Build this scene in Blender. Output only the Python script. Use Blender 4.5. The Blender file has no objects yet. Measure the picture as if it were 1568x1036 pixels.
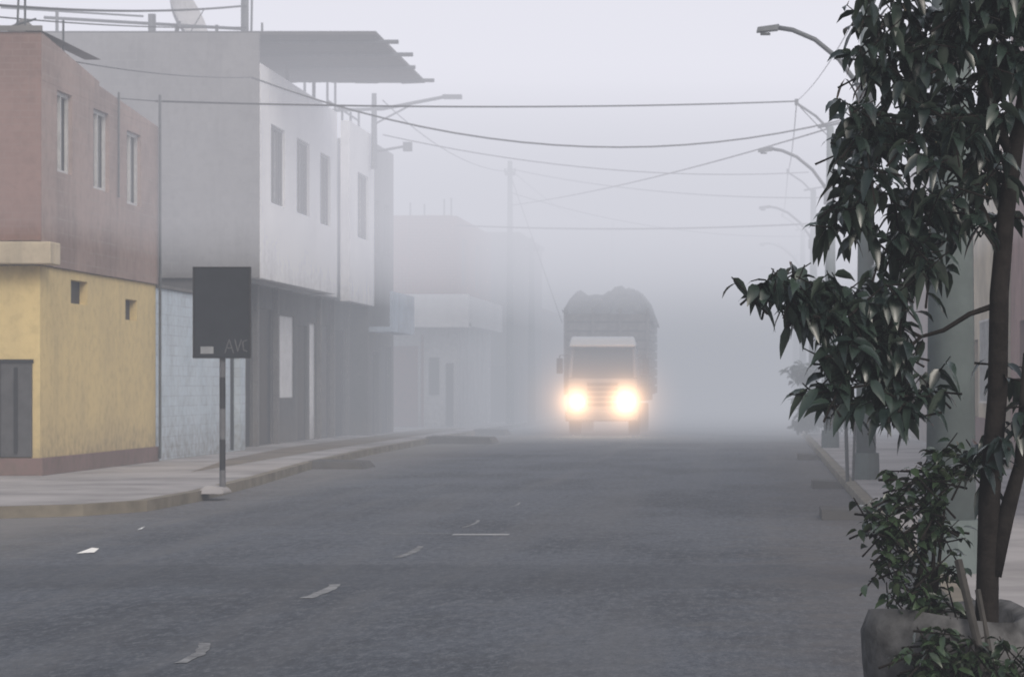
import bpy, math, random
from mathutils import Vector, Matrix
R = random.Random(7)
scene = bpy.context.scene
scene.view_settings.view_transform = 'Standard'
scene.view_settings.look = 'None'
scene.view_settings.exposure = 0

# ------------------------------------------------------------------ helpers
def empty(name, loc):
    e = bpy.data.objects.new(name, None)
    e.location = loc
    e.empty_display_size = 0.3
    scene.collection.objects.link(e)
    return e

def mesh_obj(name, verts, faces, mat, parent=None, smooth=False, bevel=0, mats=None, fmi=None):
    me = bpy.data.meshes.new(name)
    me.from_pydata([tuple(v) for v in verts], [], faces)
    if mats:
        for m in mats: me.materials.append(m)
        if fmi:
            for p, i in zip(me.polygons, fmi): p.material_index = i
    elif mat:
        me.materials.append(mat)
    if smooth:
        for p in me.polygons: p.use_smooth = True
    me.update()
    o = bpy.data.objects.new(name, me)
    scene.collection.objects.link(o)
    if parent:
        o.parent = parent
        o.matrix_parent_inverse = Matrix.Translation(-parent.location)
    if bevel:
        b = o.modifiers.new('bevel', 'BEVEL'); b.width = bevel; b.segments = 2; b.limit_method = 'ANGLE'
    return o

class MB:
    """mesh builder"""
    def __init__(s): s.v = []; s.f = []; s.m = []
    def add(s, vs, fs, mi=0):
        n = len(s.v); s.v += [tuple(v) for v in vs]
        for f in fs: s.f.append([i + n for i in f]); s.m.append(mi)
    def box(s, x0, x1, y0, y1, z0, z1, mi=0):
        vs = [(x0,y0,z0),(x1,y0,z0),(x1,y1,z0),(x0,y1,z0),(x0,y0,z1),(x1,y0,z1),(x1,y1,z1),(x0,y1,z1)]
        s.add(vs, [(0,3,2,1),(4,5,6,7),(0,1,5,4),(1,2,6,5),(2,3,7,6),(3,0,4,7)], mi)
    def hex(s, vs, mi=0):
        s.add(vs, [(0,3,2,1),(4,5,6,7),(0,1,5,4),(1,2,6,5),(2,3,7,6),(3,0,4,7)], mi)
    def tube(s, pts, rad, n=8, mi=0):
        pts = [Vector(p) for p in pts]
        if not isinstance(rad, (list, tuple)): rad = [rad]*len(pts)
        rings = []
        up = Vector((0.13, 0.31, 0.94)).normalized()
        for i, p in enumerate(pts):
            a = pts[max(i-1, 0)]; b = pts[min(i+1, len(pts)-1)]
            t = (b-a).normalized()
            u = t.cross(up)
            if u.length < 0.05: u = t.cross(Vector((1, 0, 0)))
            u.normalize(); w = t.cross(u).normalized()
            rings.append([p + (u*math.cos(2*math.pi*k/n) + w*math.sin(2*math.pi*k/n))*rad[i] for k in range(n)])
        vs = [v for r in rings for v in r]; fs = []
        for i in range(len(pts)-1):
            for k in range(n):
                fs.append((i*n+k, i*n+(k+1)%n, (i+1)*n+(k+1)%n, (i+1)*n+k))
        fs.append(tuple(range(n))[::-1]); fs.append(tuple((len(pts)-1)*n+k for k in range(n)))
        s.add(vs, fs, mi)
    def obj(s, name, mats, parent=None, smooth=False, bevel=0):
        if not isinstance(mats, (list, tuple)): mats = [mats]
        return mesh_obj(name, s.v, s.f, None, parent, smooth, bevel, mats, s.m)

def newmat(name):
    m = bpy.data.materials.new(name); m.use_nodes = True
    return m, m.node_tree, m.node_tree.nodes['Principled BSDF']

def N(nt, t, **kw):
    n = nt.nodes.new(t)
    for k, v in kw.items(): setattr(n, k, v)
    return n

def mixc(nt, fac, a, b, mode='MIX'):
    n = N(nt, 'ShaderNodeMix', data_type='RGBA', blend_type=mode)
    for sock, val in ((n.inputs[0], fac), (n.inputs[6], a), (n.inputs[7], b)):
        if hasattr(val, 'links'): nt.links.new(val, sock)
        else: sock.default_value = val
    return n.outputs[2]

def ramp(nt, src, p0, p1, c0=0.0, c1=1.0):
    n = N(nt, 'ShaderNodeMapRange', interpolation_type='SMOOTHSTEP')
    nt.links.new(src, n.inputs[0])
    n.inputs[1].default_value = p0; n.inputs[2].default_value = p1
    n.inputs[3].default_value = c0; n.inputs[4].default_value = c1
    return n.outputs[0]

def noise(nt, vec, scale, detail=5, rough=0.6):
    n = N(nt, 'ShaderNodeTexNoise'); n.inputs['Scale'].default_value = scale
    n.inputs['Detail'].default_value = detail; n.inputs['Roughness'].default_value = rough
    nt.links.new(vec, n.inputs['Vector']); return n.outputs['Fac']

def c4(c): return (c[0], c[1], c[2], 1)

def wallmat(name, col, col2=None, brick=None, rough=0.85, grime=0.45, mortar=(0.3,0.28,0.26), bump=0.3, bscale=1.0, smear=0.1):
    """plaster / brick wall, weathered: streaks down, dirt near ground"""
    m, nt, b = newmat(name)
    tc = N(nt, 'ShaderNodeTexCoord'); P = tc.outputs['Object']
    sep = N(nt, 'ShaderNodeSeparateXYZ'); nt.links.new(P, sep.inputs[0])
    ad = N(nt, 'ShaderNodeMath', operation='ADD'); nt.links.new(sep.outputs[0], ad.inputs[0]); nt.links.new(sep.outputs[1], ad.inputs[1])
    cmb = N(nt, 'ShaderNodeCombineXYZ'); nt.links.new(ad.outputs[0], cmb.inputs[0]); nt.links.new(sep.outputs[2], cmb.inputs[1])
    n1 = noise(nt, P, 0.7); n2 = noise(nt, P, 6.0)
    col2 = col2 or tuple(c*0.72 for c in col)
    c = mixc(nt, ramp(nt, n1, 0.35, 0.7), c4(col), c4(col2))
    if brick:
        bt = N(nt, 'ShaderNodeTexBrick'); nt.links.new(cmb.outputs[0], bt.inputs['Vector'])
        bt.inputs['Scale'].default_value = bscale
        bt.inputs['Brick Width'].default_value = brick[0]; bt.inputs['Row Height'].default_value = brick[1]
        bt.inputs['Mortar Size'].default_value = 0.014
        bt.inputs['Mortar Smooth'].default_value = 0.5
        nt.links.new(c, bt.inputs['Color1'])
        dk = mixc(nt, 1.0, c, (0.88,0.87,0.86,1), 'MULTIPLY'); nt.links.new(dk, bt.inputs['Color2'])
        bt.inputs['Mortar'].default_value = c4(mortar)
        # brick joints partly smeared over with mortar
        c = mixc(nt, ramp(nt, noise(nt, P, 1.3), 0.35, 0.7, smear, 0.9), bt.outputs['Color'], c)
    # vertical streaks
    mp = N(nt, 'ShaderNodeMapping'); mp.inputs['Scale'].default_value = (1.6, 1.6, 0.16)
    nt.links.new(P, mp.inputs['Vector'])
    ns = noise(nt, mp.outputs[0], 1.8, 6, 0.7)
    st = ramp(nt, ns, 0.48, 0.75, 0, grime)
    c = mixc(nt, st, c, (0.10,0.095,0.09,1))
    lowz = ramp(nt, sep.outputs[2], 1.2, 0.1, 0, 1)
    mm = N(nt, 'ShaderNodeMath', operation='MULTIPLY'); nt.links.new(lowz, mm.inputs[0]); nt.links.new(ramp(nt, n2, 0.2, 0.8, 0.2, 0.7), mm.inputs[1])
    c = mixc(nt, mm.outputs[0], c, (0.17,0.145,0.12,1))
    c = mixc(nt, ramp(nt, n2, 0.4, 0.8, 0, 0.25), c, (0.35,0.33,0.31,1), 'MULTIPLY')
    nt.links.new(c, b.inputs['Base Color'])
    b.inputs['Roughness'].default_value = rough
    b.inputs['Specular IOR Level'].default_value = 0.2
    bp = N(nt, 'ShaderNodeBump'); bp.inputs['Strength'].default_value = bump; bp.inputs['Distance'].default_value = 0.02
    nt.links.new(n2, bp.inputs['Height']); nt.links.new(bp.outputs[0], b.inputs['Normal'])
    return m

def simple(name, col, rough=0.7, var=0.3, scale=5.0, metal=0.0, spec=0.3, bump=0.15):
    m, nt, b = newmat(name)
    tc = N(nt, 'ShaderNodeTexCoord')
    n = noise(nt, tc.outputs['Object'], scale)
    c = mixc(nt, ramp(nt, n, 0.3, 0.75), c4(col), c4(tuple(x*(1-var) for x in col)))
    nt.links.new(c, b.inputs['Base Color'])
    b.inputs['Roughness'].default_value = rough; b.inputs['Metallic'].default_value = metal
    b.inputs['Specular IOR Level'].default_value = spec
    bp = N(nt, 'ShaderNodeBump'); bp.inputs['Strength'].default_value = bump; bp.inputs['Distance'].default_value = 0.01
    nt.links.new(n, bp.inputs['Height']); nt.links.new(bp.outputs[0], b.inputs['Normal'])
    return m

# ------------------------------------------------------------------ materials
M_brick   = wallmat('brick_orange', (0.26,0.165,0.145), (0.20,0.13,0.115), brick=(0.26,0.11), mortar=(0.24,0.175,0.155), grime=0.3, smear=.45)
M_brickr  = wallmat('brick_red', (0.27,0.085,0.055), (0.20,0.075,0.05), brick=(0.26,0.11), mortar=(0.25,0.13,0.10), grime=0.3)
M_brickp  = wallmat('brick_pale', (0.35,0.265,0.24), (0.26,0.20,0.185), brick=(0.52,0.23), mortar=(0.31,0.26,0.24), grime=0.3, smear=.3)
M_bluebr  = wallmat('brick_pale_blue', (0.60,0.68,0.75), (0.52,0.60,0.67), brick=(0.40,0.2), mortar=(0.42,0.47,0.53), grime=0.15)
M_yellow  = wallmat('paint_yellow', (0.66,0.52,0.26), (0.58,0.46,0.24), grime=0.12)
M_cream   = wallmat('paint_cream', (0.58,0.50,0.38), grime=0.2)
M_plinth  = wallmat('paint_oxide_red', (0.23,0.14,0.135), grime=0.2)
M_cement  = wallmat('cement_render', (0.20,0.195,0.195), (0.155,0.15,0.15), brick=(0.4,0.2), mortar=(0.18,0.175,0.17), grime=0.35)
M_dcement = wallmat('cement_render_dark', (0.12,0.118,0.12), (0.09,0.09,0.092), grime=0.3)
M_white   = wallmat('paint_white', (0.80,0.80,0.81), (0.70,0.70,0.72), grime=0.2)
M_white2  = wallmat('paint_offwhite', (0.50,0.50,0.51), (0.40,0.40,0.42), grime=0.3)
M_bluew   = wallmat('paint_pale_blue', (0.45,0.53,0.62), grime=0.3)
M_pink    = wallmat('paint_dusty_pink', (0.34,0.21,0.19), grime=0.3)
M_dark    = simple('dark_shutter', (0.025,0.025,0.028), 0.6)
M_shutter = simple('metal_door_grey', (0.09,0.09,0.095), 0.5)
M_brown   = simple('brown_door', (0.15,0.04,0.03), 0.6)
M_frame   = simple('window_frame', (0.5,0.5,0.5), 0.5)
M_pole    = simple('concrete_pole', (0.13,0.16,0.16), 0.8, 0.25, 3)
M_metal   = simple('galvanised', (0.11,0.12,0.13), 0.5, 0.3, 8, 0.3)
M_wire    = simple('cable', (0.03,0.03,0.033), 0.6)
M_thatch  = simple('mat_roofing', (0.06,0.057,0.055), 0.9, 0.4, 3)
M_conc    = simple('pavement_concrete', (0.37,0.35,0.35), 0.9, 0.5, 0.55, bump=0.4)
M_kerb    = simple('kerb_dusty', (0.21,0.185,0.145), 0.9, 0.4, 1.7, bump=0.4)
M_paper   = simple('paper', (0.75,0.75,0.75), 0.8, 0.1)
M_bark    = simple('bark', (0.022,0.019,0.018), 0.9, 0.5, 22, bump=0.8, spec=.1)
M_rampc = simple('dark_concrete', (0.09,0.087,0.085), 0.9, 0.3, 2)
M_glass = newmat('window_glass')[0]
b = M_glass.node_tree.nodes['Principled BSDF']; b.inputs['Base Color'].default_value = (0.04,0.045,0.05,1); b.inputs['Roughness'].default_value = 0.15

# worn road paint: the asphalt shows through
M_paint, nt, b = newmat('road_paint')
tc = N(nt, 'ShaderNodeTexCoord'); n2 = noise(nt, tc.outputs['Object'], 14, 6, .8); n1 = noise(nt, tc.outputs['Object'], 2.0, 3)
ad = N(nt,'ShaderNodeMath',operation='ADD'); nt.links.new(n1,ad.inputs[0]); nt.links.new(n2,ad.inputs[1])
c = mixc(nt, ramp(nt, ad.outputs[0], .80, 1.2), (0.25,0.255,0.265,1), (0.10,0.103,0.112,1))
nt.links.new(c, b.inputs['Base Color']); b.inputs['Roughness'].default_value=.9

# asphalt
M_road, nt, b = newmat('asphalt')
tc = N(nt, 'ShaderNodeTexCoord'); P = tc.outputs['Object']
sep = N(nt, 'ShaderNodeSeparateXYZ'); nt.links.new(P, sep.inputs[0])
mpb = N(nt, 'ShaderNodeMapping'); mpb.inputs['Scale'].default_value = (1, 0.45, 1); nt.links.new(P, mpb.inputs[0])
n1 = noise(nt, mpb.outputs[0], 0.42, 6, 0.65); n3 = noise(nt, P, 1.8, 5, 0.6)
mpf = N(nt, 'ShaderNodeMapping'); mpf.inputs['Scale'].default_value = (1, 0.3, 1); nt.links.new(P, mpf.inputs[0])
n2 = noise(nt, mpf.outputs[0], 13, 5, 0.9)
c = mixc(nt, ramp(nt, n1, 0.40, 0.62), (0.078,0.089,0.110,1), (0.040,0.047,0.061,1))
c = mixc(nt, ramp(nt, n2, 0.47, 0.66, 0, 0.75), c, (0.135,0.145,0.165,1))
c = mixc(nt, ramp(nt, n2, 0.50, 0.34, 0, 0.6), c, (0.026,0.029,0.036,1))
c = mixc(nt, ramp(nt, n3, 0.5, 0.72, 0, 0.4), c, (0.095,0.10,0.11,1))
mp = N(nt, 'ShaderNodeMapping'); mp.inputs['Scale'].default_value = (1.2, 0.05, 1); nt.links.new(P, mp.inputs[0])
tr = noise(nt, mp.outputs[0], 1.0, 3)
c = mixc(nt, ramp(nt, tr, 0.45, 0.7, 0, 0.5), c, (0.115,0.118,0.127,1))
# a mended trench running across
pat = N(nt,'ShaderNodeMath',operation='MULTIPLY_ADD'); nt.links.new(n3,pat.inputs[0]); pat.inputs[1].default_value=1.6; nt.links.new(sep.outputs[1],pat.inputs[2])
pr = ramp(nt, pat.outputs[0], 21.3, 21.6, 0, 1); pr2 = ramp(nt, pat.outputs[0], 23.9, 24.3, 1, 0)
pm = N(nt,'ShaderNodeMath',operation='MULTIPLY'); nt.links.new(pr,pm.inputs[0]); nt.links.new(pr2,pm.inputs[1])
pm2 = N(nt,'ShaderNodeMath',operation='MULTIPLY'); nt.links.new(pm.outputs[0],pm2.inputs[0]); pm2.inputs[1].default_value=.4
c = mixc(nt, pm2.outputs[0], c, (0.04,0.045,0.055,1))
wob = N(nt, 'ShaderNodeMath', operation='MULTIPLY_ADD'); nt.links.new(n3, wob.inputs[0]); wob.inputs[1].default_value = 2.4; nt.links.new(sep.outputs[0], wob.inputs[2])
dl = ramp(nt, wob.outputs[0], -4.6, -8.2, 0, 0.75); dr = ramp(nt, wob.outputs[0], 0.6, 2.6, 0, 0.55)
c = mixc(nt, dl, c, (0.20,0.185,0.172,1)); c = mixc(nt, dr, c, (0.115,0.10,0.09,1))
nt.links.new(c, b.inputs['Base Color']); b.inputs['Roughness'].default_value = 0.85; b.inputs['Specular IOR Level'].default_value = 0.25
bp = N(nt, 'ShaderNodeBump'); bp.inputs['Strength'].default_value = 0.7; bp.inputs['Distance'].default_value = 0.015
nt.links.new(n2, bp.inputs['Height']); nt.links.new(bp.outputs[0], b.inputs['Normal'])
M_dirt = simple('dusty_ground', (0.20,0.17,0.14), 0.95, 0.4, 0.8)

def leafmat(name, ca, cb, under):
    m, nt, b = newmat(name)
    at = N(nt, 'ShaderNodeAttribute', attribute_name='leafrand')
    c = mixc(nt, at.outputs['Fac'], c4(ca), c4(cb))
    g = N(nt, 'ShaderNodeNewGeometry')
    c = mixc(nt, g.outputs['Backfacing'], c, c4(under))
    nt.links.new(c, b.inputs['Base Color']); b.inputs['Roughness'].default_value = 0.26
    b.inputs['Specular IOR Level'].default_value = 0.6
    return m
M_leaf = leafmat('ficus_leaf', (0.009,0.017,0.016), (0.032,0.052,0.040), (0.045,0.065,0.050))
M_leaf2 = leafmat('shrub_leaf', (0.016,0.030,0.019), (0.05,0.082,0.040), (0.055,0.08,0.045))
M_farleaf = leafmat('distant_foliage', (0.03,0.045,0.03), (0.05,0.07,0.045), (0.05,0.07,0.05))

# ------------------------------------------------------------------ ground
mesh_obj('ground', [(-1500,-300,0),(1500,-300,0),(1500,2600,0),(-1500,2600,0)], [(0,1,2,3)], M_dirt)
rv = [(-120,6,.006),(-10,6,.006),(-10,-30,.006),(1.3,-30,.006),(1.3,900,.006),(-9.9,900,.006),(-9.9,31,.006),(-120,31,.006)]
mesh_obj('road', rv, [(0,1,6,7),(1,2,3,4,5,6)], M_road)

# left pavement with kerb
kx = [(-120,31.3),(-20,31.3),(-9.2,31.4),(-8.3,32.0),(-7.8,33.2),(-7.75,36),(-8.05,42),(-8.6,50),(-9.0,60),(-9.2,75),(-9.2,130),(-9.3,600)]
kb = MB()
H = 0.15; W = 0.16
def inner(i):
    p = Vector(kx[i]); a = Vector(kx[max(i-1,0)]); c_ = Vector(kx[min(i+1,len(kx)-1)])
    t = (c_-a).normalized(); return p + Vector((-t.y, t.x))*W
ins = [inner(i) for i in range(len(kx))]
for i in range(len(kx)-1):
    a, c_ = kx[i], kx[i+1]; ai, ci = ins[i], ins[i+1]
    kb.add([(a[0],a[1],0.0),(c_[0],c_[1],0.0),(c_[0],c_[1],H),(a[0],a[1],H),(ai.x,ai.y,H),(ci.x,ci.y,H)], [(0,1,2,3),(3,2,5,4)])
kb.obj('kerb', M_kerb)
poly = [(v.x, v.y, H-0.004) for v in ins] + [(-120,600,H-0.004)]
mesh_obj('pavement', poly, [tuple(range(len(poly)))], M_conc)
# unpaved strip along the house fronts
mesh_obj('dirt_strip', [(-9.6,44,H),(-9.9,60,H),(-10.1,90,H),(-11.3,90,H),(-11.2,62,H),(-10.6,52,H)], [(0,1,2,3,4,5)], M_dirt)
# right pavement
rp = MB(); rp.box(1.3,1.46,-20,600,0,0.14); rp.obj('kerb.001', M_kerb, bevel=0.02)
rp = MB(); rp.box(1.462,60,-20,600,0,0.136); rp.obj('pavement.001', M_conc)
# access ramps over the gutter
def ramp_block(x0,x1,y0,y1,z):
    q = MB(); q.hex([(x0,y0,0),(x1,y0,0),(x1,y1,0),(x0,y1,0),(x0,y0+.15,z),(x1-.1,y0+.12,z*.85),(x1-.1,y1-.12,z*.85),(x0,y1-.15,z)])
    q.obj('concrete_ramp', M_rampc, bevel=0.015)
ramp_block(-8.7,-7.6,50,51.6,0.16); ramp_block(-9.25,-7.4,72,74,0.2); ramp_block(-9.25,-8.2,84,86,0.2)
ramp_block(0.72,1.3,31,32.3,0.13); ramp_block(0.8,1.3,40.5,41.5,0.13); ramp_block(0.8,1.3,56,57.5,0.13)

# road markings
mk = MB()
def dash(xc, yc, L, w, sk=0.0):
    """worn dash with ragged outline"""
    n = 14; l = []; r_ = []
    for i in range(n+1):
        t = i/n; y = yc-L/2+L*t; bow = .04*math.sin(math.pi*t)
        l.append((xc+bow+sk*t-w/2*R.uniform(.6,1.05), y+R.uniform(-.02,.02), .0105)); r_.append((xc+bow+sk*t+w/2*R.uniform(.6,1.05), y, .0105))
    mk.add(l+r_, [(i, n+1+i, n+2+i, i+1) for i in range(n)])
dash(-3.34, 15.6, 1.15, 0.09, -.10); dash(-3.42, 20.3, 1.4, 0.11); dash(-3.38, 25.1, 1.7, 0.09)
dash(-3.35, 30.2, 1.6, 0.045); dash(-3.3, 35.0, 1.4, 0.035)
mk.obj('road_marking', M_paint)
mk = MB()
for i in range(10):
    x0 = -3.3+0.06*i
    mk.add([(x0,27.9,.0105),(x0+.0605,27.9,.0105),(x0+.0605,28.10,.0105),(x0,28.10,.0105)], [(0,1,2,3)])
mk.obj('road_marking.001', simple('fresh_paint',(0.45,0.45,0.46),.8))
mk = MB()
for i in range(16):
    x0 = -5.4+0.13*i
    if R.random()<.6: mk.add([(x0,28.1,.0105),(x0+.13,28.12,.0105),(x0+.13,28.17,.0105),(x0,28.17,.0105)], [(0,1,2,3)])
mk.obj('road_marking.002', M_paint)
# litter
lt = MB(); lt.add([(-6.5,24.8,.012),(-6.34,24.85,.02),(-6.32,24.95,.05),(-6.45,24.97,.015),(-6.38,24.92,.06)], [(0,1,4),(1,2,4),(2,3,4),(3,0,4)])
lt.add([(-6.9,28.9,.012),(-6.85,28.9,.02),(-6.85,29.05,.04),(-6.9,29.05,.02)], [(0,1,2,3)])
lt.obj('litter', M_paper)

# ------------------------------------------------------------------ buildings
def facadeX(mb, X, y0, y1, z0, z1, ops, out=1, th=0.25, wi=0, rec=0.14):
    """slab whose outer face is at X (facing out*X), with real openings. ops: (ya,yb,za,zb,matindex)"""
    ys = sorted(set([y0,y1]+[o[0] for o in ops]+[o[1] for o in ops])); zs = sorted(set([z0,z1]+[o[2] for o in ops]+[o[3] for o in ops]))
    def ino(y,z): return any(o[0]<y<o[1] and o[2]<z<o[3] for o in ops)
    for i in range(len(ys)-1):
        for j in range(len(zs)-1):
            if not ino((ys[i]+ys[i+1])/2,(zs[j]+zs[j+1])/2):
                mb.add([(X,ys[i],zs[j]),(X,ys[i+1],zs[j]),(X,ys[i+1],zs[j+1]),(X,ys[i],zs[j+1])], [(0,1,2,3)], wi)
    Xb = X-out*th; Xr = X-out*rec
    mb.add([(X,y0,z0),(Xb,y0,z0),(Xb,y0,z1),(X,y0,z1)], [(0,1,2,3)], wi)
    mb.add([(X,y1,z0),(Xb,y1,z0),(Xb,y1,z1),(X,y1,z1)], [(0,1,2,3)], wi)
    mb.add([(X,y0,z1),(X,y1,z1),(Xb,y1,z1),(Xb,y0,z1)], [(0,1,2,3)], wi)
    mb.add([(X,y0,z0),(X,y1,z0),(Xb,y1,z0),(Xb,y0,z0)], [(0,1,2,3)], wi)
    for (a,b_,c_,d,mi) in ops:
        mb.add([(X,a,c_),(X,b_,c_),(X,b_,d),(X,a,d),(Xr,a,c_),(Xr,b_,c_),(Xr,b_,d),(Xr,a,d)], [(0,1,5,4),(1,2,6,5),(2,3,7,6),(3,0,4,7)], wi)
        mb.add([(Xr,a,c_),(Xr,b_,c_),(Xr,b_,d),(Xr,a,d)], [(0,1,2,3)], mi)

def window_trim(mb, X, a, b_, c_, d, out=1, mi=0, bars=1):
    x0, x1 = X-out*0.12, X-out*0.07
    if x0 > x1: x0, x1 = x1, x0
    w = 0.06
    mb.box(x0,x1,a,a+w,c_,d,mi); mb.box(x0,x1,b_-w,b_,c_,d,mi)
    mb.box(x0,x1,a+w,b_-w,c_,c_+w,mi); mb.box(x0,x1,a+w,b_-w,d-w,d,mi)
    for k in range(bars):
        yy = a+(b_-a)*(k+1)/(bars+1); mb.box(x0,x1,yy-.025,yy+.025,c_+w,d-w,mi)

# --- yellow / brick corner house
h = empty('brick_house', (-15,46,0))
X = -11.7
w = MB()
low_ops = [(44.3,45.4,3.0,3.4,1),(48.1,49.0,2.82,3.2,1)]
facadeX(w, X, 42.4, 50.5, 0.15, 3.55, low_ops)
w.box(-24, X-.25, 42.4, 50.5, 0.15, 3.55)
w.obj('lower_walls', [M_yellow, M_dark], h)
w = MB()
up_ops = [(43.25,44.2,5.15,6.5,1),(45.6,46.7,5.05,6.45,1),(48.0,49.1,4.95,6.3,1)]
facadeX(w, X+.05, 42.3, 50.5, 3.56, 6.55, up_ops)
w.box(-24, X-.20, 42.3, 50.5, 3.56, 6.55)
w.obj('upper_walls', [M_brickp, M_glass], h)
w = MB()   # parapet, stepping down
w.hex([(-24,42.3,6.553),(X+.05,42.3,6.553),(X+.05,46.0,6.553),(-24,46.0,6.553),(-24,42.3,7.33),(X+.05,42.3,7.33),(X+.05,46,6.95),(-24,46,6.95)])
w.hex([(-24,46.0,6.553),(X+.05,46.0,6.553),(X+.05,50.5,6.553),(-24,50.5,6.553),(-24,46,6.88),(X+.05,46,6.88),(X+.05,50.5,6.60),(-24,50.5,6.6)])
w.obj('parapet', M_brickp, h)
w = MB(); w.box(-24, X+.053, 42.27, 42.297, 3.95, 7.32); w.obj('brick_end_wall', M_brick, h)
w = MB(); w.box(-24, X+.08, 42.22, 42.262, 7.335, 7.42); w.box(X-.2, X+.08, 42.262, 46, 7.335, 7.34); w.obj('parapet_cap', M_cement, h)
w = MB(); w.box(-24, X+.28, 42.0, 42.268, 3.56, 3.92); w.box(X+.053, X+.28, 42.27, 42.6, 3.56, 3.92)
w.obj('ledge', M_cream, h, bevel=0.02)
w = MB(); w.box(-24, X+.07, 42.28, 42.397, 0.15, 0.43); w.box(X+.002, X+.07, 42.4, 50.5, 0.15, 0.43); w.obj('plinth', M_plinth, h)
w = MB(); w.box(-12.32,-11.82,42.33,42.397,0.45,1.97); w.box(-12.1,-12.04,42.31,42.33,0.5,1.9,1); w.box(-12.36,-12.32,42.31,42.397,.45,2.03,1); w.box(-12.32,-11.8,42.31,42.397,1.97,2.03,1)
w.obj('side_gate', [M_shutter, M_dark], h)
w = MB()
for (a,b_,c_,d,_) in up_ops: window_trim(w, X+.05, a, b_, c_, d, bars=1)
w.obj('window_frames', M_frame, h)
w = MB(); w.tube([(X+.12,50.35,0.2),(X+.12,50.35,7.2)],0.03,6); w.tube([(X+.10,47.2,5.0),(X+.10,47.2,6.9)],0.02,6)
w.tube([(-12.0,42.6,7.2),(-12.0,42.6,7.9)],0.02,5); w.tube([(-12.25,43,7.2),(-12.22,43,8.0)],0.02,5); w.tube([(-11.75,44.0,7.2),(-11.75,44.0,7.75)],0.02,5)
w.tube([(-12.3,42.9,7.5),(-11.9,42.9,7.62)],0.02,5)
w.obj('conduits', M_metal, h)
w = MB()
w.tube([(-12.2,43.2,7.3+0.36*i/6) for i in range(7)], [0.30*math.cos(i/6*1.45) for i in range(7)], 14)
w.obj('water_tank', M_cement, h, smooth=True)

# --- pale blue brick single-storey shop
h = empty('blue_brick_house', (-14,55,0))
w = MB()
facadeX(w, X, 50.52, 59.3, 0.15, 3.5, [(57.6,58.7,0.16,2.5,1)])
w.box(-22, X-.25, 50.52, 59.3, 0.15, 3.5)
w.obj('walls', [M_bluebr, M_dark], h)
w = MB(); w.box(-22, X+.05, 50.54, 59.3, 3.503, 3.56); w.obj('coping', M_cement, h)

# --- white three storey house
h = empty('white_house', (-15,68,0))
G = -12.2; U = -11.4
w = MB()
gops = [(60.8,62.6,.16,3.3,1),(63.0,65.2,.16,3.5,1),(65.7,68.3,1.3,3.4,3),(68.8,70.2,.16,3.2,1),(70.6,71.6,.16,3.3,3),(72.0,73.8,.16,3.3,2),(74.3,76.4,.16,3.2,1)]
facadeX(w, G, 59.5, 77, 0.15, 4.05, gops, rec=.05)
w.box(-22, G-.25, 59.5, 77, 0.15, 4.05)
w.obj('ground_floor_walls', [M_dcement, M_dark, M_shutter, M_white], h)
w = MB()
for y in (62.8,65.45,71.8,74.05,76.7): w.box(G+.003,G+.12,y-.12,y+.12,.15,4.04)
w.obj('pilasters', M_cement, h)
w = MB()
uops = [(60.8,62.6,5.86,7.7,1),(64.2,66.0,5.86,7.7,1),(67.6,69.2,5.8,7.65,1)]
facadeX(w, U, 59.5, 70.3, 4.053, 8.95, uops)
facadeX(w, U, 72.4, 77, 3.95, 8.95, [(73.9,75.9,5.8,7.65,1)])
facadeX(w, U-.35, 70.3, 72.4, 4.053, 8.7, [])
w.obj('upper_facade', [M_white, M_glass], h)
w = MB()
w.box(-22, U-.26, 59.55, 70.3, 4.056, 8.6); w.box(-22, U-.62, 70.3, 76.95, 4.056, 8.5)
w.obj('upper_core', M_white2, h)
w = MB(); w.box(-22, U-.012, 59.40, 59.497, 4.053, 9.62); w.obj('side_wall', M_cement, h)
w = MB()
for (a,b_,c_,d,_) in uops+[(73.9,75.9,5.8,7.65,1)]: window_trim(w, U, a, b_, c_, d, bars=2)
w.obj('window_frames', M_shutter, h)
w = MB()
# roof shade canopy, sheets on poles
n = 22
for i in range(n):
    x0 = -22 + (13.2)*i/n; x1 = -22 + 13.2*(i+1)/n; e = R.uniform(-.25,.25)
    w.hex([(x0,59.7,9.62),(x1,59.7,9.62),(x1,68.2+e,9.50+R.uniform(-.06,.06)),(x0,68.2+e,9.5),(x0,59.7,9.70),(x1,59.7,9.70),(x1,68.2+e,9.6),(x0,68.2+e,9.6)])
w.obj('canopy', M_thatch, h)
w = MB()
for y in (60.2,62.5,65,67.8): w.tube([(-21,y,9.50),(-8.5+R.uniform(-.2,.2),y,9.52)],0.05,6)
for x in (-11.6,-12.6,-14): 
    for y in (64,67.8): w.tube([(x,y,8.6),(x,y,9.5)],0.05,6)
w.obj('canopy_poles', M_metal, h)
w = MB()
for y in (70.5,71.8,73,74.5,76.0): w.tube([(-11.7,y,8.6),(-11.7,y,9.6+R.uniform(-.3,.5))],0.035,5)
for x in (-12.4,-13.1): w.tube([(x,71,8.6),(x,71,10)],0.04,5)
w.tube([(-11.7,70.5,9.3),(-11.7,76,9.3)],0.03,5)
w.obj('rebar_columns', M_metal, h)

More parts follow.
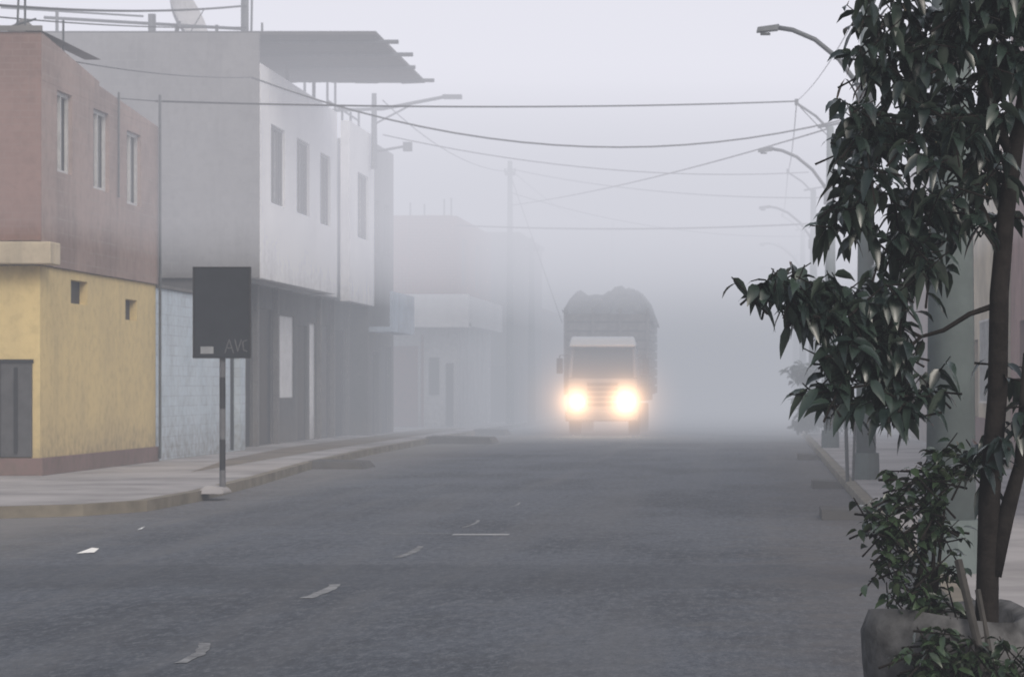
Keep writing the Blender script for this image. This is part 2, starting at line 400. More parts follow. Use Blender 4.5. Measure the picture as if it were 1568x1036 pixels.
# roof things : satellite dish, mast, rail
h = empty('satellite_dish', (-13.5,61.5,9.7))
w = MB(); ns=20; vs=[]; fs=[]
ax = Vector((0.86,-0.20,0.38)).normalized(); uu = ax.cross(Vector((0,0,1))).normalized(); vv = uu.cross(ax)
for r_i in range(6):
    r = 0.80*r_i/5
    for k in range(ns):
        a = 2*math.pi*k/ns; vs.append(Vector((-13.5,60.6,10.05))+uu*r*math.cos(a)+vv*r*math.sin(a)+ax*(0.45*r*r))
for r_i in range(5):
    for k in range(ns): fs.append((r_i*ns+k, r_i*ns+(k+1)%ns,(r_i+1)*ns+(k+1)%ns,(r_i+1)*ns+k))
w.add(vs, fs); w.obj('dish', M_white2, h, smooth=True)
w = MB(); w.tube([(-13.65,60.8,9.6),(-13.5,60.6,10.05)],0.05,6); w.tube([(-13.2,60.4,9.75),tuple(Vector((-13.5,60.6,10.05))+ax*.7)],0.015,5); w.obj('mount', M_metal, h)
h = empty('roof_mast', (-11.9,60.5,9.7))
w = MB(); w.tube([(-11.95,60.5,9.7),(-11.95,60.5,12)],0.10,6); w.tube([(-11.8,60.5,9.7),(-11.78,60.5,10.9)],0.03,6); w.tube([(-11.55,60.5,9.7),(-11.55,60.5,10.0)],.03,6)
w.tube([(-14.1,60.5,9.7),(-14.1,60.5,10.2)],0.09,8); w.tube([(-16.3,60.5,9.7),(-16.3,60.5,10.35)],.04,6); w.tube([(-12.6,60.5,9.7),(-12.6,60.5,9.95)],.04,6)
w.tube([(-16.6,60.5,10.12),(-11.9,60.5,9.85)],0.04,5); w.tube([(-17.6,60.5,10.35),(-14.3,60.5,10.15)],0.025,5)
w.obj('mast_poles', M_metal, h)

# --- grey / blue narrow house
h = empty('grey_house', (-14,80,0))
w = MB(); facadeX(w, -11.6, 77.05, 82.5, 0.15, 8.9, [(78,79.5,5.6,7.2,1),(80.3,81.6,5.6,7.2,1),(78,79.3,.16,2.6,1),(80,82,.16,2.8,1)])
w.box(-22,-11.85,77.05,82.5,.15,8.9); w.obj('walls',[M_dcement,M_dark],h)
w = MB(); w.box(-11.598,-10.9,77.3,82.2,3.2,3.35); w.box(-10.98,-10.9,77.3,82.2,3.35,4.4); w.obj('balcony',M_bluew,h)
# --- brick house with balcony
h = empty('balcony_house', (-14,96,0))
w = MB()
w.box(-22,-10.95,92,103.5,3.7,7.6); w.obj('upper_walls', M_brickr, h)
w = MB(); facadeX(w,-10.7,92,103.5,3.72,7.58,[(93.5,95.5,5.2,6.9,1),(98,100,5.2,6.9,1)]); w.obj('upper_facade',[M_brickr,M_dark],h)
w = MB(); w.box(-22,-10.7,92.2,103.5,.15,3.7); w.obj('lower_walls', M_white2, h)
w = MB(); w.box(-14.0,-12.1,92.12,92.19,.16,3.0); w.box(-11.98,-11.9,92.12,92.19,.16,3.4); w.obj('garage_door', M_brown, h)
w = MB(); w.box(-11.7,-11.35,92.14,92.19,1.3,2.6); w.box(-11.1,-10.85,92.14,92.19,.2,2.4); w.obj('openings', M_dark, h)
w = MB(); w.box(-13.3,-10.2,91.2,91.4,3.65,4.8); w.box(-13.3,-10.2,91.4,91.98,3.65,3.8); w.box(-10.4,-10.2,91.4,103,3.7,4.75); w.box(-10.69,-10.4,92,103,3.7,3.82); w.obj('balcony', M_white, h)
w = MB()
for x in (-13.2,-12.4,-11.9,-11.2,-10.95): w.tube([(x,92.4,7.6),(x,92.4,8.0+R.uniform(0,.3))],.03,5)
w.obj('rebar_columns', M_metal, h)
# --- further left houses
def plain_house(name, x0, x1, y0, y1, zt, m, ops_out, ops, front_ops=()):
    h = empty(name, ((x0+x1)/2,(y0+y1)/2,0))
    w = MB()
    if ops_out > 0:
        facadeX(w, x1, y0, y1, .15, zt, ops, 1); w.box(x0, x1-.25, y0, y1, .15, zt)
    else:
        facadeX(w, x0, y0, y1, .14, zt, ops, -1); w.box(x0+.25, x1, y0, y1, .14, zt)
    w.obj('walls', [m, M_dark, M_brown, M_glass], h)
    w = MB()
    if ops_out > 0: w.box(x0, x1+.12, y0-.05, y1-.02, zt+.003, zt+.18)
    else: w.box(x0-.12, x1, y0-.05, y1-.02, zt+.003, zt+.18)
    w.obj('cornice', m, h)
    w = MB()
    for (a,b_,c_,d) in front_ops: w.box(a,b_,y0-.03,y0-.004,c_,d)
    if front_ops: w.obj('front_openings', M_dark, h)
    return h
plain_house('terraced_house',-20,-9.8,105,117,7.6,M_dcement,1,[(106,108,4.6,6.4,3),(110,112,4.6,6.4,3),(106,108,.2,2.4,2),(111,114,.2,2.6,1)],[(-11.6,-10.6,4.7,6.2),(-11.2,-10.3,.2,2.4)])
plain_house('terraced_house',-20,-9.9,118,140,4.9,M_brickr,1,[(120,122,.2,2.4,2),(126,128,1.2,2.6,1)])
plain_house('terraced_house',-20,-9.7,141,170,6.5,M_white2,1,[(145,147,1.2,2.6,1)])
# --- right houses
hr = plain_house('pink_house',4.4,14,26,46,8.6,M_pink,-1,[(38,40,4.9,6.6,3),(42.5,44.5,4.9,6.6,3),(38,39.4,.2,2.5,2),(42,44.4,1.2,2.7,3)])
hr2 = plain_house('cream_house',4.2,14,46.1,62,5.2,M_cream,-1,[(47.3,49.3,1.3,2.8,3),(50.5,51.7,.2,2.5,2),(53.5,56,1.3,2.8,3),(58,60.5,.2,2.7,1)])
w = MB()
for (a,b_) in ((47.3,49.3),(53.5,56)):
    for k in range(9): 
        y = a+.1+(b_-a-.2)*k/8; w.tube([(4.14,y,1.3),(4.14,y,2.8)],.018,5)
    w.box(4.12,4.16,a,b_,1.28,1.32); w.box(4.12,4.16,a,b_,2.78,2.82)
w.obj('window_grilles', M_frame, hr2)
w = MB(); w.box(4.13,4.197,46.2,61.9,.14,1.0); w.obj('painted_dado', M_plinth, hr2)
plain_house('terraced_house',4.3,14,62.1,80,7.4,M_brickp,-1,[(64,66,4.5,6.2,3),(70,72,4.5,6.2,3),(64,66,.2,2.6,2),(69,72,1.2,2.6,3)])
plain_house('terraced_house',4.2,14,80.1,104,5.0,M_white2,-1,[(83,85,.2,2.5,2),(90,92,1.2,2.6,3)])
plain_house('terraced_house',4.3,14,104.1,150,6.6,M_cement,-1,[(108,110,.2,2.5,2)])

# ------------------------------------------------------------------ sign
sg = empty('street_sign', (-7.55,36.6,0))
w = MB(); w.box(-7.93,-7.16,36.56,36.60,2.0,3.25); w.obj('panel', simple('sign_back',(0.016,0.019,0.026),0.6,0.4,3), sg, bevel=0.008)
w = MB(); w.box(-7.95,-7.93,36.55,36.61,1.985,3.265); w.box(-7.16,-7.14,36.55,36.61,1.985,3.265); w.box(-7.93,-7.16,36.55,36.61,3.25,3.265); w.box(-7.93,-7.16,36.55,36.61,1.985,2.0); w.obj('frame', M_dark, sg)
w = MB(); w.box(-7.84,-7.66,36.553,36.559,2.05,2.15); w.obj('sticker', simple('sticker',(0.30,0.31,0.33)), sg)
w = MB()
for (a,b_) in (((-7.5,2.06),(-7.44,2.25)),((-7.44,2.25),(-7.38,2.06)),((-7.47,2.13),(-7.40,2.13)),((-7.36,2.25),(-7.32,2.08)),((-7.32,2.08),(-7.27,2.25)),((-7.24,2.10),(-7.19,2.08)),((-7.25,2.22),(-7.24,2.10)),((-7.25,2.22),(-7.19,2.24))):
    w.tube([(a[0],36.557,a[1]),(b_[0],36.557,b_[1])],0.008,4)
w.obj('scrawl', simple('chalk',(0.14,0.14,0.15)), sg)
w = MB()
zs = [0.14,0.42,0.85,1.28,1.72,2.0]
for i in range(5): w.tube([(-7.55,36.64,zs[i]),(-7.55,36.64,zs[i+1])],0.042,10,1 if i in (1,3) else 0)
w.tube([(-7.55,36.64,2.0),(-7.55,36.64,3.1)],0.036,10,0)
w.obj('post', [simple('post_grey',(0.14,0.14,0.15)), M_dark], sg)
w = MB(); w.hex([(-7.85,36.2,.10),(-7.45,36.2,.10),(-7.45,36.9,.10),(-7.85,36.9,.10),(-7.75,36.4,.22),(-7.5,36.4,.18),(-7.5,36.8,.18),(-7.75,36.8,.22)]); w.obj('footing', M_conc, sg, bevel=0.03)

# ------------------------------------------------------------------ street lamps
def street_lamp(X, Y, top=7.75, r=0.13):
    e = empty('street_lamp', (X,Y,0))
    w = MB(); w.tube([(X,Y,.1),(X,Y,top*.5),(X,Y,top)], [r*1.25,r,r*.65], 14); w.obj('pole', M_pole, e, smooth=True)
    w = MB(); w.tube([(X,Y,.1),(X,Y,.55)], [r*1.7,r*1.6], 12); w.obj('base', M_pole, e)
    pts = [(X,Y,6.05),(X-.15,Y,6.35),(X-.42,Y,6.72),(X-.8,Y,7.03),(X-1.15,Y,7.18),(X-1.4,Y,7.22)]
    w = MB(); w.tube(pts,[.04]*6,8); w.tube([(X-.02,Y,5.9),(X-.02,Y,6.2)],r*1.1,10); w.obj('arm', M_metal, e, smooth=True)
    w = MB(); w.hex([(X-1.72,Y-.1,7.14),(X-1.38,Y-.08,7.17),(X-1.38,Y+.08,7.17),(X-1.72,Y+.1,7.14),(X-1.70,Y-.07,7.22),(X-1.36,Y-.05,7.27),(X-1.36,Y+.05,7.27),(X-1.70,Y+.07,7.22)])
    w.box(X-1.66,X-1.5,Y-.05,Y+.05,7.10,7.135); w.obj('luminaire', M_metal, e, bevel=.01)
    w = MB(); w.tube([(X,Y,top-.1),(X-.35,Y,top+.25),(X-.8,Y,top+.55)],.03,6); w.tube([(X-.3,Y,top-.02),(X+.35,Y,top+.1)],.03,6)
    w.tube([(X-.8,Y,top+.5),(X-.8,Y,top+.65)],.05,6)
    w.obj('crossarm', M_metal, e)
street_lamp(1.5,20.6,r=.165)
for y in (41,62,82,103,124): street_lamp(1.65,y)
# left corner lamp standing on the roof edge
e = empty('street_lamp', (-11.55,76,8))
w = MB(); w.tube([(-11.25,76,7.9),(-11.25,76,10.1)],[.10,.07],10); w.tube([(-12.6,76,9.6),(-11.0,76,9.65),(-9.2,76,10.0)],.05,6); w.tube([(-11.25,76,9.2),(-10.2,76,9.75)],.03,5)
w.tube([(-11.25,76,8.4),(-10.4,76,8.55)],.04,5); w.box(-10.4,-10.15,75.9,76.1,8.42,8.68)
w.box(-9.25,-8.7,75.88,76.12,9.94,10.06); w.obj('pole_and_arm', M_metal, e)
def utility_pole(x,y,top,arm=.9):
    e = empty('utility_pole',(x,y,0)); w = MB(); w.tube([(x,y,.1),(x,y,top)],[.17,.09],10); w.obj('pole',M_pole,e)
    w = MB(); w.box(x-arm,x+arm,y-.06,y+.06,top-.55,top-.43)
    for k in (-1,-.4,.4,1): w.tube([(x+arm*k*.95,y,top-.43),(x+arm*k*.95,y,top-.28)],.04,6)
    w.obj('crossarm',M_metal,e)
utility_pole(-9.6,100,10.2,.2); utility_pole(-8.5,150,11,.5); utility_pole(-9.3,106,7.6,.3)

# thin steel posts beside the lamp
e = empty('steel_post', (1.3,40,0)); w = MB()
w.tube([(1.33,40,.1),(1.30,40,1.1)],.03,8); w.tube([(1.42,40.3,.1),(1.46,40.3,1.25)],.022,8); w.tube([(1.31,40,1.05),(1.46,40.3,1.15)],.02,6); w.obj('tubes', M_metal, e)

# wires
def wire(mb, a, b_, sag, r=.012, n=18):
    a, b_ = Vector(a), Vector(b_)
    mb.tube([a.lerp(b_, i/n) - Vector((0,0,4*sag*(i/n)*(1-i/n))) for i in range(n+1)], r, 5)
w = MB()
wire(w,(.85,62,8.35),(-11.7,50.5,7.1),.12,.020)
wire(w,(-11.7,50.5,7.1),(-16,42,7.0),.1,.010)
wire(w,(1.9,62,7.9),(-11.4,58.5,8.5),1.05,.022)
wire(w,(-11.4,58.5,8.5),(-11.8,44,7.1),.1,.010)
wire(w,(1.85,82,6.7),(-10.7,92,7.25),.15,.028)
wire(w,(1.5,82,8.3),(-11.0,76,8.9),.45,.018)
wire(w,(1.6,62,7.7),(-9.6,100,8.5),.2,.020)
wire(w,(1.85,82,7.5),(-9.6,100,9.9),.3,.020)
wire(w,(1.85,103,7.5),(-9.6,100,9.0),.5,.020)
wire(w,(-9.6,100,9.7),(-7.6,100,4.0),.0,.02)
wire(w,(-9.6,100,9.9),(-8.5,150,10.6),.5,.016)
wire(w,(-11.0,76,9.9),(-9.6,100,9.8),.5,.016)
wire(w,(1.65,41,7.7),(.85,62,8.35),.2,.008)
wire(w,(1.2,41,7.9),(1.2,20.6,7.9),.2,.012)
wire(w,(.85,62,8.35),(.85,82,8.35),.35,.014); wire(w,(1.95,62,7.85),(1.95,82,7.85),.35,.014)
wire(w,(.85,82,8.35),(.85,103,8.35),.35,.014)
wire(w,(-13.2,42,7.80),(-11.9,60.5,10.4),.15,.024); wire(w,(-13.2,42,7.62),(-11.9,60.5,9.9),.1,.014)
wire(w,(.85,62,8.3),(4.3,60,5.1),.2,.012)
w.obj('overhead_cable', M_wire)

# ------------------------------------------------------------------ truck
tk = empty('cargo_truck', (-5.15,85,0))
cx = -5.15
M_cab = simple('cab_paint',(0.24,0.25,0.27),.4,.25,2); M_tarp = simple('tarpaulin',(0.21,0.215,0.22),.9,.4,2,bump=.6); M_tyre = simple('tyre',(0.03,0.03,0.03),.9)
M_wood = simple('truck_boards',(0.24,0.22,0.21),.8,.4,4); M_wh = simple('visor_white',(0.8,0.8,0.8),.4,.1)
w = MB()
w.hex([(cx-1.15,85,.75),(cx+1.15,85,.75),(cx+1.15,87,.75),(cx-1.15,87,.75),(cx-1.13,85,1.85),(cx+1.13,85,1.85),(cx+1.13,87,1.85),(cx-1.13,87,1.85)])
w.hex([(cx-1.13,85.02,1.853),(cx-1.0,85.02,1.853),(cx-1.0,87,1.853),(cx-1.13,87,1.853),(cx-1.06,85.3,2.85),(cx-.95,85.3,2.85),(cx-.95,87,2.85),(cx-1.06,87,2.85)])
w.hex([(cx+1.0,85.02,1.853),(cx+1.13,85.02,1.853),(cx+1.13,87,1.853),(cx+1.0,87,1.853),(cx+.95,85.3,2.85),(cx+1.06,85.3,2.85),(cx+1.06,87,2.85),(cx+.95,87,2.85)])
w.box(cx-1.08,cx+1.08,85.28,87,2.853,3.0)
w.obj('cab', M_cab, tk, bevel=.04)
w = MB(); w.hex([(cx-1.0,85.06,1.86),(cx+1.0,85.06,1.86),(cx+1.0,85.1,1.86),(cx-1.0,85.1,1.86),(cx-.95,85.34,2.84),(cx+.95,85.34,2.84),(cx+.95,85.38,2.84),(cx-.95,85.38,2.84)]); w.obj('windscreen', M_glass, tk)
w = MB(); w.hex([(cx-1.1,84.95,2.88),(cx+1.1,84.95,2.88),(cx+1.1,85.27,2.90),(cx-1.1,85.27,2.90),(cx-1.02,85.02,3.16),(cx+1.02,85.02,3.16),(cx+1.02,85.27,3.22),(cx-1.02,85.27,3.22)]); w.obj('sun_visor', M_wh, tk, bevel=.06)
w = MB()
for k in range(5): w.box(cx-.5,cx+.5,84.95,84.995,.95+.16*k,1.05+.16*k)
w.obj('grille', M_dark, tk)
w = MB(); w.box(cx-1.2,cx+1.2,84.75,84.99,.45,.80); w.obj('bumper', M_cab, tk, bevel=.05)
w = MB()
for s in (-1,1):
    for y in (86.3,91.5,92.7): w.tube([(cx+s*.8,y,.5),(cx+s*1.15,y,.5)] if s>0 else [(cx-1.15,y,.5),(cx-.8,y,.5)],.5,20)
w.obj('wheels', M_tyre, tk)
w = MB()
for s in (-1,1):
    w.tube([(cx+s*1.1,85.2,2.6),(cx+s*1.4,85.1,2.6),(cx+s*1.4,85.1,2.0)],.02,5); w.box(cx+s*1.4-.1,cx+s*1.4+.1,85.05,85.12,2.0,2.5)
w.obj('mirrors', M_shutter, tk)
w = MB(); w.box(cx-1.25,cx+1.25,87.2,94,1.1,1.3)
for k in range(9): w.box(cx-1.42,cx+1.42,87.2,87.26,1.35+.3*k,1.6+.3*k); w.box(cx-1.42,cx-1.36,87.27,94,1.35+.3*k,1.6+.3*k); w.box(cx+1.36,cx+1.42,87.27,94,1.35+.3*k,1.6+.3*k)
for x in (-1.37,-.45,.45,1.37): w.box(cx+x-.05,cx+x+.05,87.12,87.18,1.3,4.2)
w.box(cx-.5,cx+.5,86,94,.7,.9); w.obj('cargo_bed', M_wood, tk)
w = MB(); vs=[]; fs=[]
nx, ny = 14, 14
for j in range(ny+1):
    for i in range(nx+1):
        u = i/nx*2-1; v = j/ny*2-1
        z = 3.9+ .85*(1-abs(u)**9)*(1-abs(v)**9) + R.uniform(-.14,.14) + .16*math.sin(u*5)
        vs.append((cx+u*1.5, 90.6+v*3.4, z))
for j in range(ny):
    for i in range(nx): a=j*(nx+1)+i; fs.append((a,a+1,a+nx+2,a+nx+1))
w.add(vs,fs); w.box(cx-1.34,cx+1.34,87.28,93.9,1.31,3.9); w.obj('tarpaulin_load', M_tarp, tk, smooth=False)
# lamps
def emat(name, col, st):
    m = bpy.data.materials.new(name); m.use_nodes = True; nt = m.node_tree; nt.nodes.clear()
    o = N(nt,'ShaderNodeOutputMaterial'); e = N(nt,'ShaderNodeEmission'); e.inputs[0].default_value=c4(col); e.inputs[1].default_value=st
    nt.links.new(e.outputs[0], o.inputs[0]); return m
M_head = emat('headlamp_lit',(1,.86,.62),14)
for s,x in ((1,-5.95),(2,-4.36)):
    w = MB(); w.tube([(x,84.93,1.07),(x,84.99,1.07)],[.17,.17],20); w.obj('headlamp_%d'%s, M_head, tk)
    L = bpy.data.lights.new('headlamp_beam','SPOT'); L.energy = 350; L.spot_size=math.radians(70); L.spot_blend=.8; L.color=(1,.72,.45); L.shadow_soft_size=.15
    lo = bpy.data.objects.new('headlamp_beam_%d'%s, L); lo.location=(x,84.7,1.07); lo.rotation_euler=(math.radians(84),0,math.radians(180)); scene.collection.objects.link(lo)
    lo.parent = tk; lo.matrix_parent_inverse = Matrix.Translation(-tk.location)
# headlamp halo: self-emitting sphere around each lamp, in place of scattered light
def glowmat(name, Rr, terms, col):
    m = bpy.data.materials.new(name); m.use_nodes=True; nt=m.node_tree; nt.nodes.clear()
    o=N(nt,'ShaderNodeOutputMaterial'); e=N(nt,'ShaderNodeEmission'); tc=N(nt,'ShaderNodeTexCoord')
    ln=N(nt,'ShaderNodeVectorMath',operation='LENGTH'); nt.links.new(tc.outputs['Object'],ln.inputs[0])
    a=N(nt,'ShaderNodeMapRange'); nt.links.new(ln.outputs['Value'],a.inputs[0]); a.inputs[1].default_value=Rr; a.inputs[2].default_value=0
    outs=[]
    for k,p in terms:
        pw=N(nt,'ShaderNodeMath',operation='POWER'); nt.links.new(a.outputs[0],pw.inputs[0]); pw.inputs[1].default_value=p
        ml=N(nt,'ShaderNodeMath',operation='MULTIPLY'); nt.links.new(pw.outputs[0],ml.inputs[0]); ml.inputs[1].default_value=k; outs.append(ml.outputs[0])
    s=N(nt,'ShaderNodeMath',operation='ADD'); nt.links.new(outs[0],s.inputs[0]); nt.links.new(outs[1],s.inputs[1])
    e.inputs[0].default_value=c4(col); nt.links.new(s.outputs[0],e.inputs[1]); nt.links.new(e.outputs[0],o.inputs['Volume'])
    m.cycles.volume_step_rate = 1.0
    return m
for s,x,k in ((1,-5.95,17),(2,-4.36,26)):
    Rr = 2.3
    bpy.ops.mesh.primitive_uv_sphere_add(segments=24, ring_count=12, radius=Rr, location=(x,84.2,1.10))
    g = bpy.context.object; g.name='headlamp_glow_%d'%s; g.data.materials.append(glowmat('headlamp_glow_%d'%s,Rr,((k,10),(.85,2.6)),(1,.58,.31)))
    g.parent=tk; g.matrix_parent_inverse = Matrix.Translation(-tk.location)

# ------------------------------------------------------------------ foliage
class Leaves:
    def __init__(s): s.v=[]; s.f=[]; s.r=[]
    def leaf(s, base, d, L, W, rv, dr=.30):
        d = d.normalized(); side = d.cross(Vector((0,0,1)))
        if side.length < .1: side = Vector((R.uniform(-1,1),R.uniform(-1,1),0))
        side.normalize(); roll = R.uniform(-.9,.9)
        nrm = side.cross(d).normalized()
        s2 = side*math.cos(roll)+nrm*math.sin(roll); n2 = s2.cross(d).normalized()
        droop = Vector((0,0,-1))
        n = len(s.v)
        def st(t, wd, fold):
            c = base + d*L*t + droop*L*dr*t*t
            return [c - s2*wd*W + n2*fold*W, c, c + s2*wd*W + n2*fold*W]
        a = st(.22,.40,.12); b_ = st(.50,.52,.15); c_ = st(.80,.32,.10)
        tip = base + d*L*1.02 + droop*L*dr*1.25
        s.v += [base]+a+b_+c_+[tip]
        F = [(0,2,1),(0,3,2),(1,2,5,4),(2,3,6,5),(4,5,8,7),(5,6,9,8),(7,8,10),(8,9,10)]
        for f in F: s.f.append(tuple(i+n for i in f))
        s.r += [rv]*11
    def obj(s, name, m, parent=None):
        o = mesh_obj(name, s.v, s.f, m, parent, smooth=True)
        at = o.data.attributes.new('leafrand','FLOAT','POINT'); at.data.foreach_set('value', s.r)
        return o

def tuft(lv, c, n, L, W, shade, down=.5, tw=None, dr=.3):
    c = Vector(c); ax = Vector((R.uniform(-1,1),R.uniform(-1,1),R.uniform(-.2,.8))).normalized()
    if tw is not None: tw.tube([c-ax*.09+Vector((0,0,-.02)), c+ax*.07], [.004,.002], 4)
    for i in range(n):
        a = R.uniform(0,2*math.pi)
        d = Vector((math.cos(a), math.sin(a), R.uniform(-down*2.6,.45)))
        lv.leaf(c+ax*R.uniform(-.07,.07), d, L*R.uniform(.65,1.15), W*R.uniform(.8,1.15), min(1,max(0,shade+R.uniform(-.4,.4))), dr)

# ficus : coordinates are metres from the foot of the trunk (tx,ty)
tx, ty = 0.72, 8.0
tr = empty('ficus_tree', (tx,ty,0))
def T(x, z, y=0.0): return Vector((tx+x, ty+y, z))
w = MB()
w.tube([T(-.02,.1),T(-.03,.75),T(-.025,1.05),T(-.02,1.26),T(0.005,1.58),T(.01,1.88),T(.03,2.12),T(.065,2.36),T(.11,2.62),T(.16,2.95),T(.2,3.3)],
       [.06,.040,.035,.034,.031,.030,.027,.024,.02,.015,.01],10)
w.tube([T(-.01,1.02),T(.03,1.2),T(.075,1.36),T(.095,1.7)],[.030,.028,.02,.012],8)
w.tube([T(.01,1.85),T(-.08,1.82),T(-.16,1.77),T(-.23,1.75),T(-.33,1.80),T(-.46,1.87),T(-.60,1.90),T(-.72,1.90)],[.010,.008,.007,.006,.005,.004,.003,.002],6)
w.tube([T(-.23,1.75),T(-.33,1.66),T(-.44,1.62)],[.006,.004,.002],5)
w.tube([T(.02,2.0),T(-.07,2.2,.05),T(-.18,2.35,.05),T(-.3,2.55),T(-.38,2.75)],[.018,.015,.012,.008,.004],7)
w.tube([T(-.12,2.27,.05),T(-.25,2.28),T(-.38,2.24)],[.010,.007,.003],6)
w.tube([T(.05,2.28),T(-.03,2.5,-.05),T(-.1,2.7,-.05),T(-.16,2.95)],[.016,.012,.009,.005],7)
w.tube([T(.09,2.5),T(.02,2.7,.1),T(-.03,2.95,.1)],[.012,.009,.005],6)
w.tube([T(-.1,2.2,.05),T(-.2,2.1),T(-.28,2.04)],[.008,.006,.003],6)
w.obj('trunk_and_limbs', M_bark, tr, smooth=True)
lv = Leaves(); tw = MB()
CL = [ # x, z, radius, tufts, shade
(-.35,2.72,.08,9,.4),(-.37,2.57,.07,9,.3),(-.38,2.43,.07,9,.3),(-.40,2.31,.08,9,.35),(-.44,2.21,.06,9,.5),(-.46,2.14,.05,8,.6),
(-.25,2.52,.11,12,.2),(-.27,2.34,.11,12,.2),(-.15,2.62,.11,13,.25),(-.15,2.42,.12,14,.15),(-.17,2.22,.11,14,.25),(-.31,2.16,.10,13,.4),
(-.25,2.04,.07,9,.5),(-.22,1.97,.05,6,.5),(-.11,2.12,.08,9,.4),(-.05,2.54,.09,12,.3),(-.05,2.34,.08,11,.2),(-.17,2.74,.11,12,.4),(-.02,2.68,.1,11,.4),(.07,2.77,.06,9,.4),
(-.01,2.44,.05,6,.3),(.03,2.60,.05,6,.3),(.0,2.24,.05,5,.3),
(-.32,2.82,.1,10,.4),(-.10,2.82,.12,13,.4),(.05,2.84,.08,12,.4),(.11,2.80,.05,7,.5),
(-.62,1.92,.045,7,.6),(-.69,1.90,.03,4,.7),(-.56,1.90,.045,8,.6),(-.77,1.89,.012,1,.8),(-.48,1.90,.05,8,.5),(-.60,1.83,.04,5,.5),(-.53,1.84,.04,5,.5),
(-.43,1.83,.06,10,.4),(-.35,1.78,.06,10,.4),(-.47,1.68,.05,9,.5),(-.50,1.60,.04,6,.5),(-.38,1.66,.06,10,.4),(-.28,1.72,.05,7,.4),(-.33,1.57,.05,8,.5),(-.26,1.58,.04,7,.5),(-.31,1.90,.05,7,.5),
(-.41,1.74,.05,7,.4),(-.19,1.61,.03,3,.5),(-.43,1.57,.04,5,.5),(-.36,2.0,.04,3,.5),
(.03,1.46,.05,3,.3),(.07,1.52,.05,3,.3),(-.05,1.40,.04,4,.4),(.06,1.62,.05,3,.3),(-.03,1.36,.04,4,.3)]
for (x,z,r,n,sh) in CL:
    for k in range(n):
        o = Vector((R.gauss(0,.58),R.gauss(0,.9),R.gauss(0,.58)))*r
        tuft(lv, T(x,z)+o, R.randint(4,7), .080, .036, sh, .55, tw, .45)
lv.obj('leaves', M_leaf, tr); tw.obj('twigs', M_bark, tr)

# shrub in a concrete planter
sh_ = empty('potted_shrub', (.5,8.1,0))
lv = Leaves(); tw = MB()
SH = [(-.25,1.30,.07,11,.05),(-.17,1.34,.06,9,.05),(-.12,1.37,.05,6,.05),(-.29,1.20,.08,15,.05),(-.21,1.19,.08,15,.05),(-.32,1.10,.06,11,.05),(-.19,1.10,.07,10,.05),(-.27,1.0,.06,12,.05),(-.25,.93,.05,9,0),(-.34,1.16,.05,6,.05),
      (-.2,.84,.07,9,-.16),(-.16,.98,.05,5,0),(-.13,.90,.05,5,0),(-.24,.78,.08,10,-.2),(-.12,.78,.08,9,-.2),(-.18,.70,.09,10,-.2),(-.05,.72,.06,8,-.2),(-.02,.80,.05,5,-.2),(.03,.74,.05,5,-.2),(-.30,.70,.05,5,-.2)]
for (x,z,r,n,dy) in SH:
    for k in range(n):
        o = Vector((R.gauss(0,.6),R.gauss(0,.7),R.gauss(0,.6)))*r
        tuft(lv, T(x,z,dy)+o, R.randint(5,9), .046, .024, .35, .25, tw)
lv.obj('leaves', M_leaf2, sh_)
for k in range(6): tw.tube([T(-.2+R.uniform(-.05,.05),.6,.05),T(-.24+R.uniform(-.06,.06),.95,.05),T(-.22+R.uniform(-.1,.1),1.3,.05)],[.012,.008,.003],5)
for k in range(12):
    a = R.uniform(0,6.28); tw.tube([T(-.14,.7,0),T(-.14+.12*math.cos(a),.9,.1*math.sin(a))],[.003,.001],4)
tw.obj('stems', M_bark, sh_)
w = MB(); px_, py_ = tx-.13, ty+.15
prof = [(.13,.12),(.2,.18),(.55,.25),(.74,.27),(.84,.275),(.90,.25),(.88,.21),(.80,.20)]
n = 30; vs=[]; fs=[]
for (z,r) in prof:
    for k in range(n):
        a=2*math.pi*k/n; rr=r*(1+.05*math.sin(3*a+z*5)+.03*math.sin(7*a+z*9)); vs.append((px_+rr*math.cos(a),py_+rr*math.sin(a),z+.02*math.sin(2*a)))
for i in range(len(prof)-1):
    for k in range(n): fs.append((i*n+k,i*n+(k+1)%n,(i+1)*n+(k+1)%n,(i+1)*n+k))
fs.append(tuple((len(prof)-1)*n+k for k in range(n)))
w.add(vs,fs); w.obj('planter', simple('planter_concrete',(0.12,0.12,0.125),.9,.8,9,bump=1.0), sh_, smooth=True)
st = empty('wooden_stake', (.75,7.9,0))
w = MB(); w.tube([T(-.12,1.07,-.06),T(-.02,.6,-.25),T(.06,.14,-.33)],.014,6); w.tube([T(-.06,.98,-.05),T(.08,.14,-.35)],.010,6); w.obj('stakes', simple('weathered_wood',(0.055,0.052,0.05),.9,.4,15), st)

# distant bush
def far_bush(name, x, y, zt, r, nL, lowz=.4):
    e = empty(name,(x,y,0)); w = MB()
    w.tube([(x,y,0),(x+.1,y,zt*.45),(x,y,zt*.75)],[.08,.06,.03],8)
    for k in range(6):
        a=R.uniform(0,6.28); w.tube([(x,y,zt*.4),(x+r*.6*math.cos(a),y+r*.6*math.sin(a),zt*.75)],[.04,.02],5)
    w.obj('trunk',M_bark,e)
    l = Leaves()
    cs = [Vector((x+R.gauss(0,.5)*r, y+R.gauss(0,.5)*r, R.uniform(lowz,zt-.3))) for _ in range(16)]
    for i in range(nL):
        c = R.choice(cs)+Vector((R.gauss(0,.3),R.gauss(0,.3),R.gauss(0,.25)))*r*.6
        a=R.uniform(0,6.28); l.leaf(c, Vector((math.cos(a),math.sin(a),R.uniform(-.8,.5))), .25,.14, R.random())
    l.obj('foliage',M_farleaf,e)
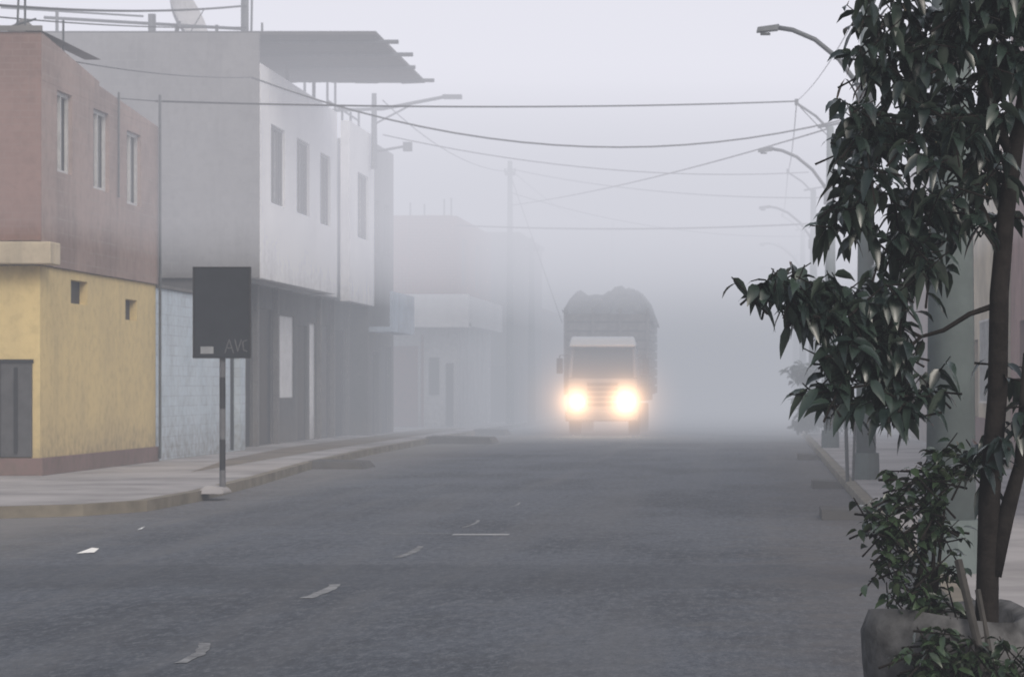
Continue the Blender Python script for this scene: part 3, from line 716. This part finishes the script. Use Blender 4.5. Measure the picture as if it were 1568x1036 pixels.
far_bush('street_bush',1.95,78,2.4,.8,1400)

# ------------------------------------------------------------------ fog (absorbing volumes, scattered daylight put in as emission)
def fogmat(name, sig, col):
    m = bpy.data.materials.new(name); m.use_nodes=True; nt=m.node_tree; nt.nodes.clear()
    o=N(nt,'ShaderNodeOutputMaterial'); a=N(nt,'ShaderNodeVolumeAbsorption'); a.inputs['Color'].default_value=(0,0,0,1); a.inputs['Density'].default_value=sig
    e=N(nt,'ShaderNodeEmission'); e.inputs[0].default_value=c4(col); e.inputs[1].default_value=sig
    s=N(nt,'ShaderNodeAddShader'); nt.links.new(a.outputs[0],s.inputs[0]); nt.links.new(e.outputs[0],s.inputs[1]); nt.links.new(s.outputs[0],o.inputs['Volume'])
    m.cycles.homogeneous_volume = True
    return m
def fog(x0,x1,y0,y1,z0,z1,sig,col):
    w=MB(); w.box(x0,x1,y0,y1,z0,z1); w.obj('fog_bank', fogmat('fog_%.3f_%d'%(sig,y0),sig,col))
fog(-200,200,-80,1500,-1.0,40,.0050,(.40,.415,.465))
fog(-190,190,60,1490,-1.1,9,.013,(.455,.465,.51))
fog(-180,180,72,1480,-1.2,10,.026,(.42,.44,.49))
fog(-170,170,38,1470,4.0,46,.0120,(1.08,1.07,1.17))  # upper layer emits more, so the sky pales upwards

# ------------------------------------------------------------------ light
wd = bpy.data.worlds.new('World'); scene.world = wd; wd.use_nodes = True; nt = wd.node_tree
bg = nt.nodes['Background']; sky = N(nt,'ShaderNodeTexSky', sky_type='NISHITA'); sky.sun_disc=False
sky.sun_elevation = math.radians(35); sky.sun_rotation = math.radians(150); sky.dust_density=6; sky.air_density=1.5
hs = N(nt,'ShaderNodeHueSaturation'); hs.inputs['Saturation'].default_value=.6
nt.links.new(sky.outputs[0],hs.inputs['Color']); nt.links.new(hs.outputs[0],bg.inputs[0]); bg.inputs[1].default_value=.15
sn = bpy.data.lights.new('sun','SUN'); sn.energy=1.1; sn.angle=math.radians(25); sn.color=(1,.98,.97)
so = bpy.data.objects.new('sun',sn); scene.collection.objects.link(so)
az=math.radians(150); el=math.radians(35); dv=Vector((math.sin(az)*math.cos(el),math.cos(az)*math.cos(el),math.sin(el)))
so.rotation_euler = dv.to_track_quat('Z','Y').to_euler()

# ------------------------------------------------------------------ camera
cam = bpy.data.cameras.new('camera'); co = bpy.data.objects.new('camera',cam); scene.collection.objects.link(co)
co.location=(0,0,1.6); co.rotation_euler=(math.radians(90),0,0)
cam.sensor_width=36; cam.lens=36*4000/1568; cam.shift_x=-381/1568; cam.shift_y=72.5/1568; cam.clip_end=5000; cam.clip_start=.1
cam.dof.use_dof=True; cam.dof.focus_distance=12; cam.dof.aperture_fstop=9
scene.camera = co
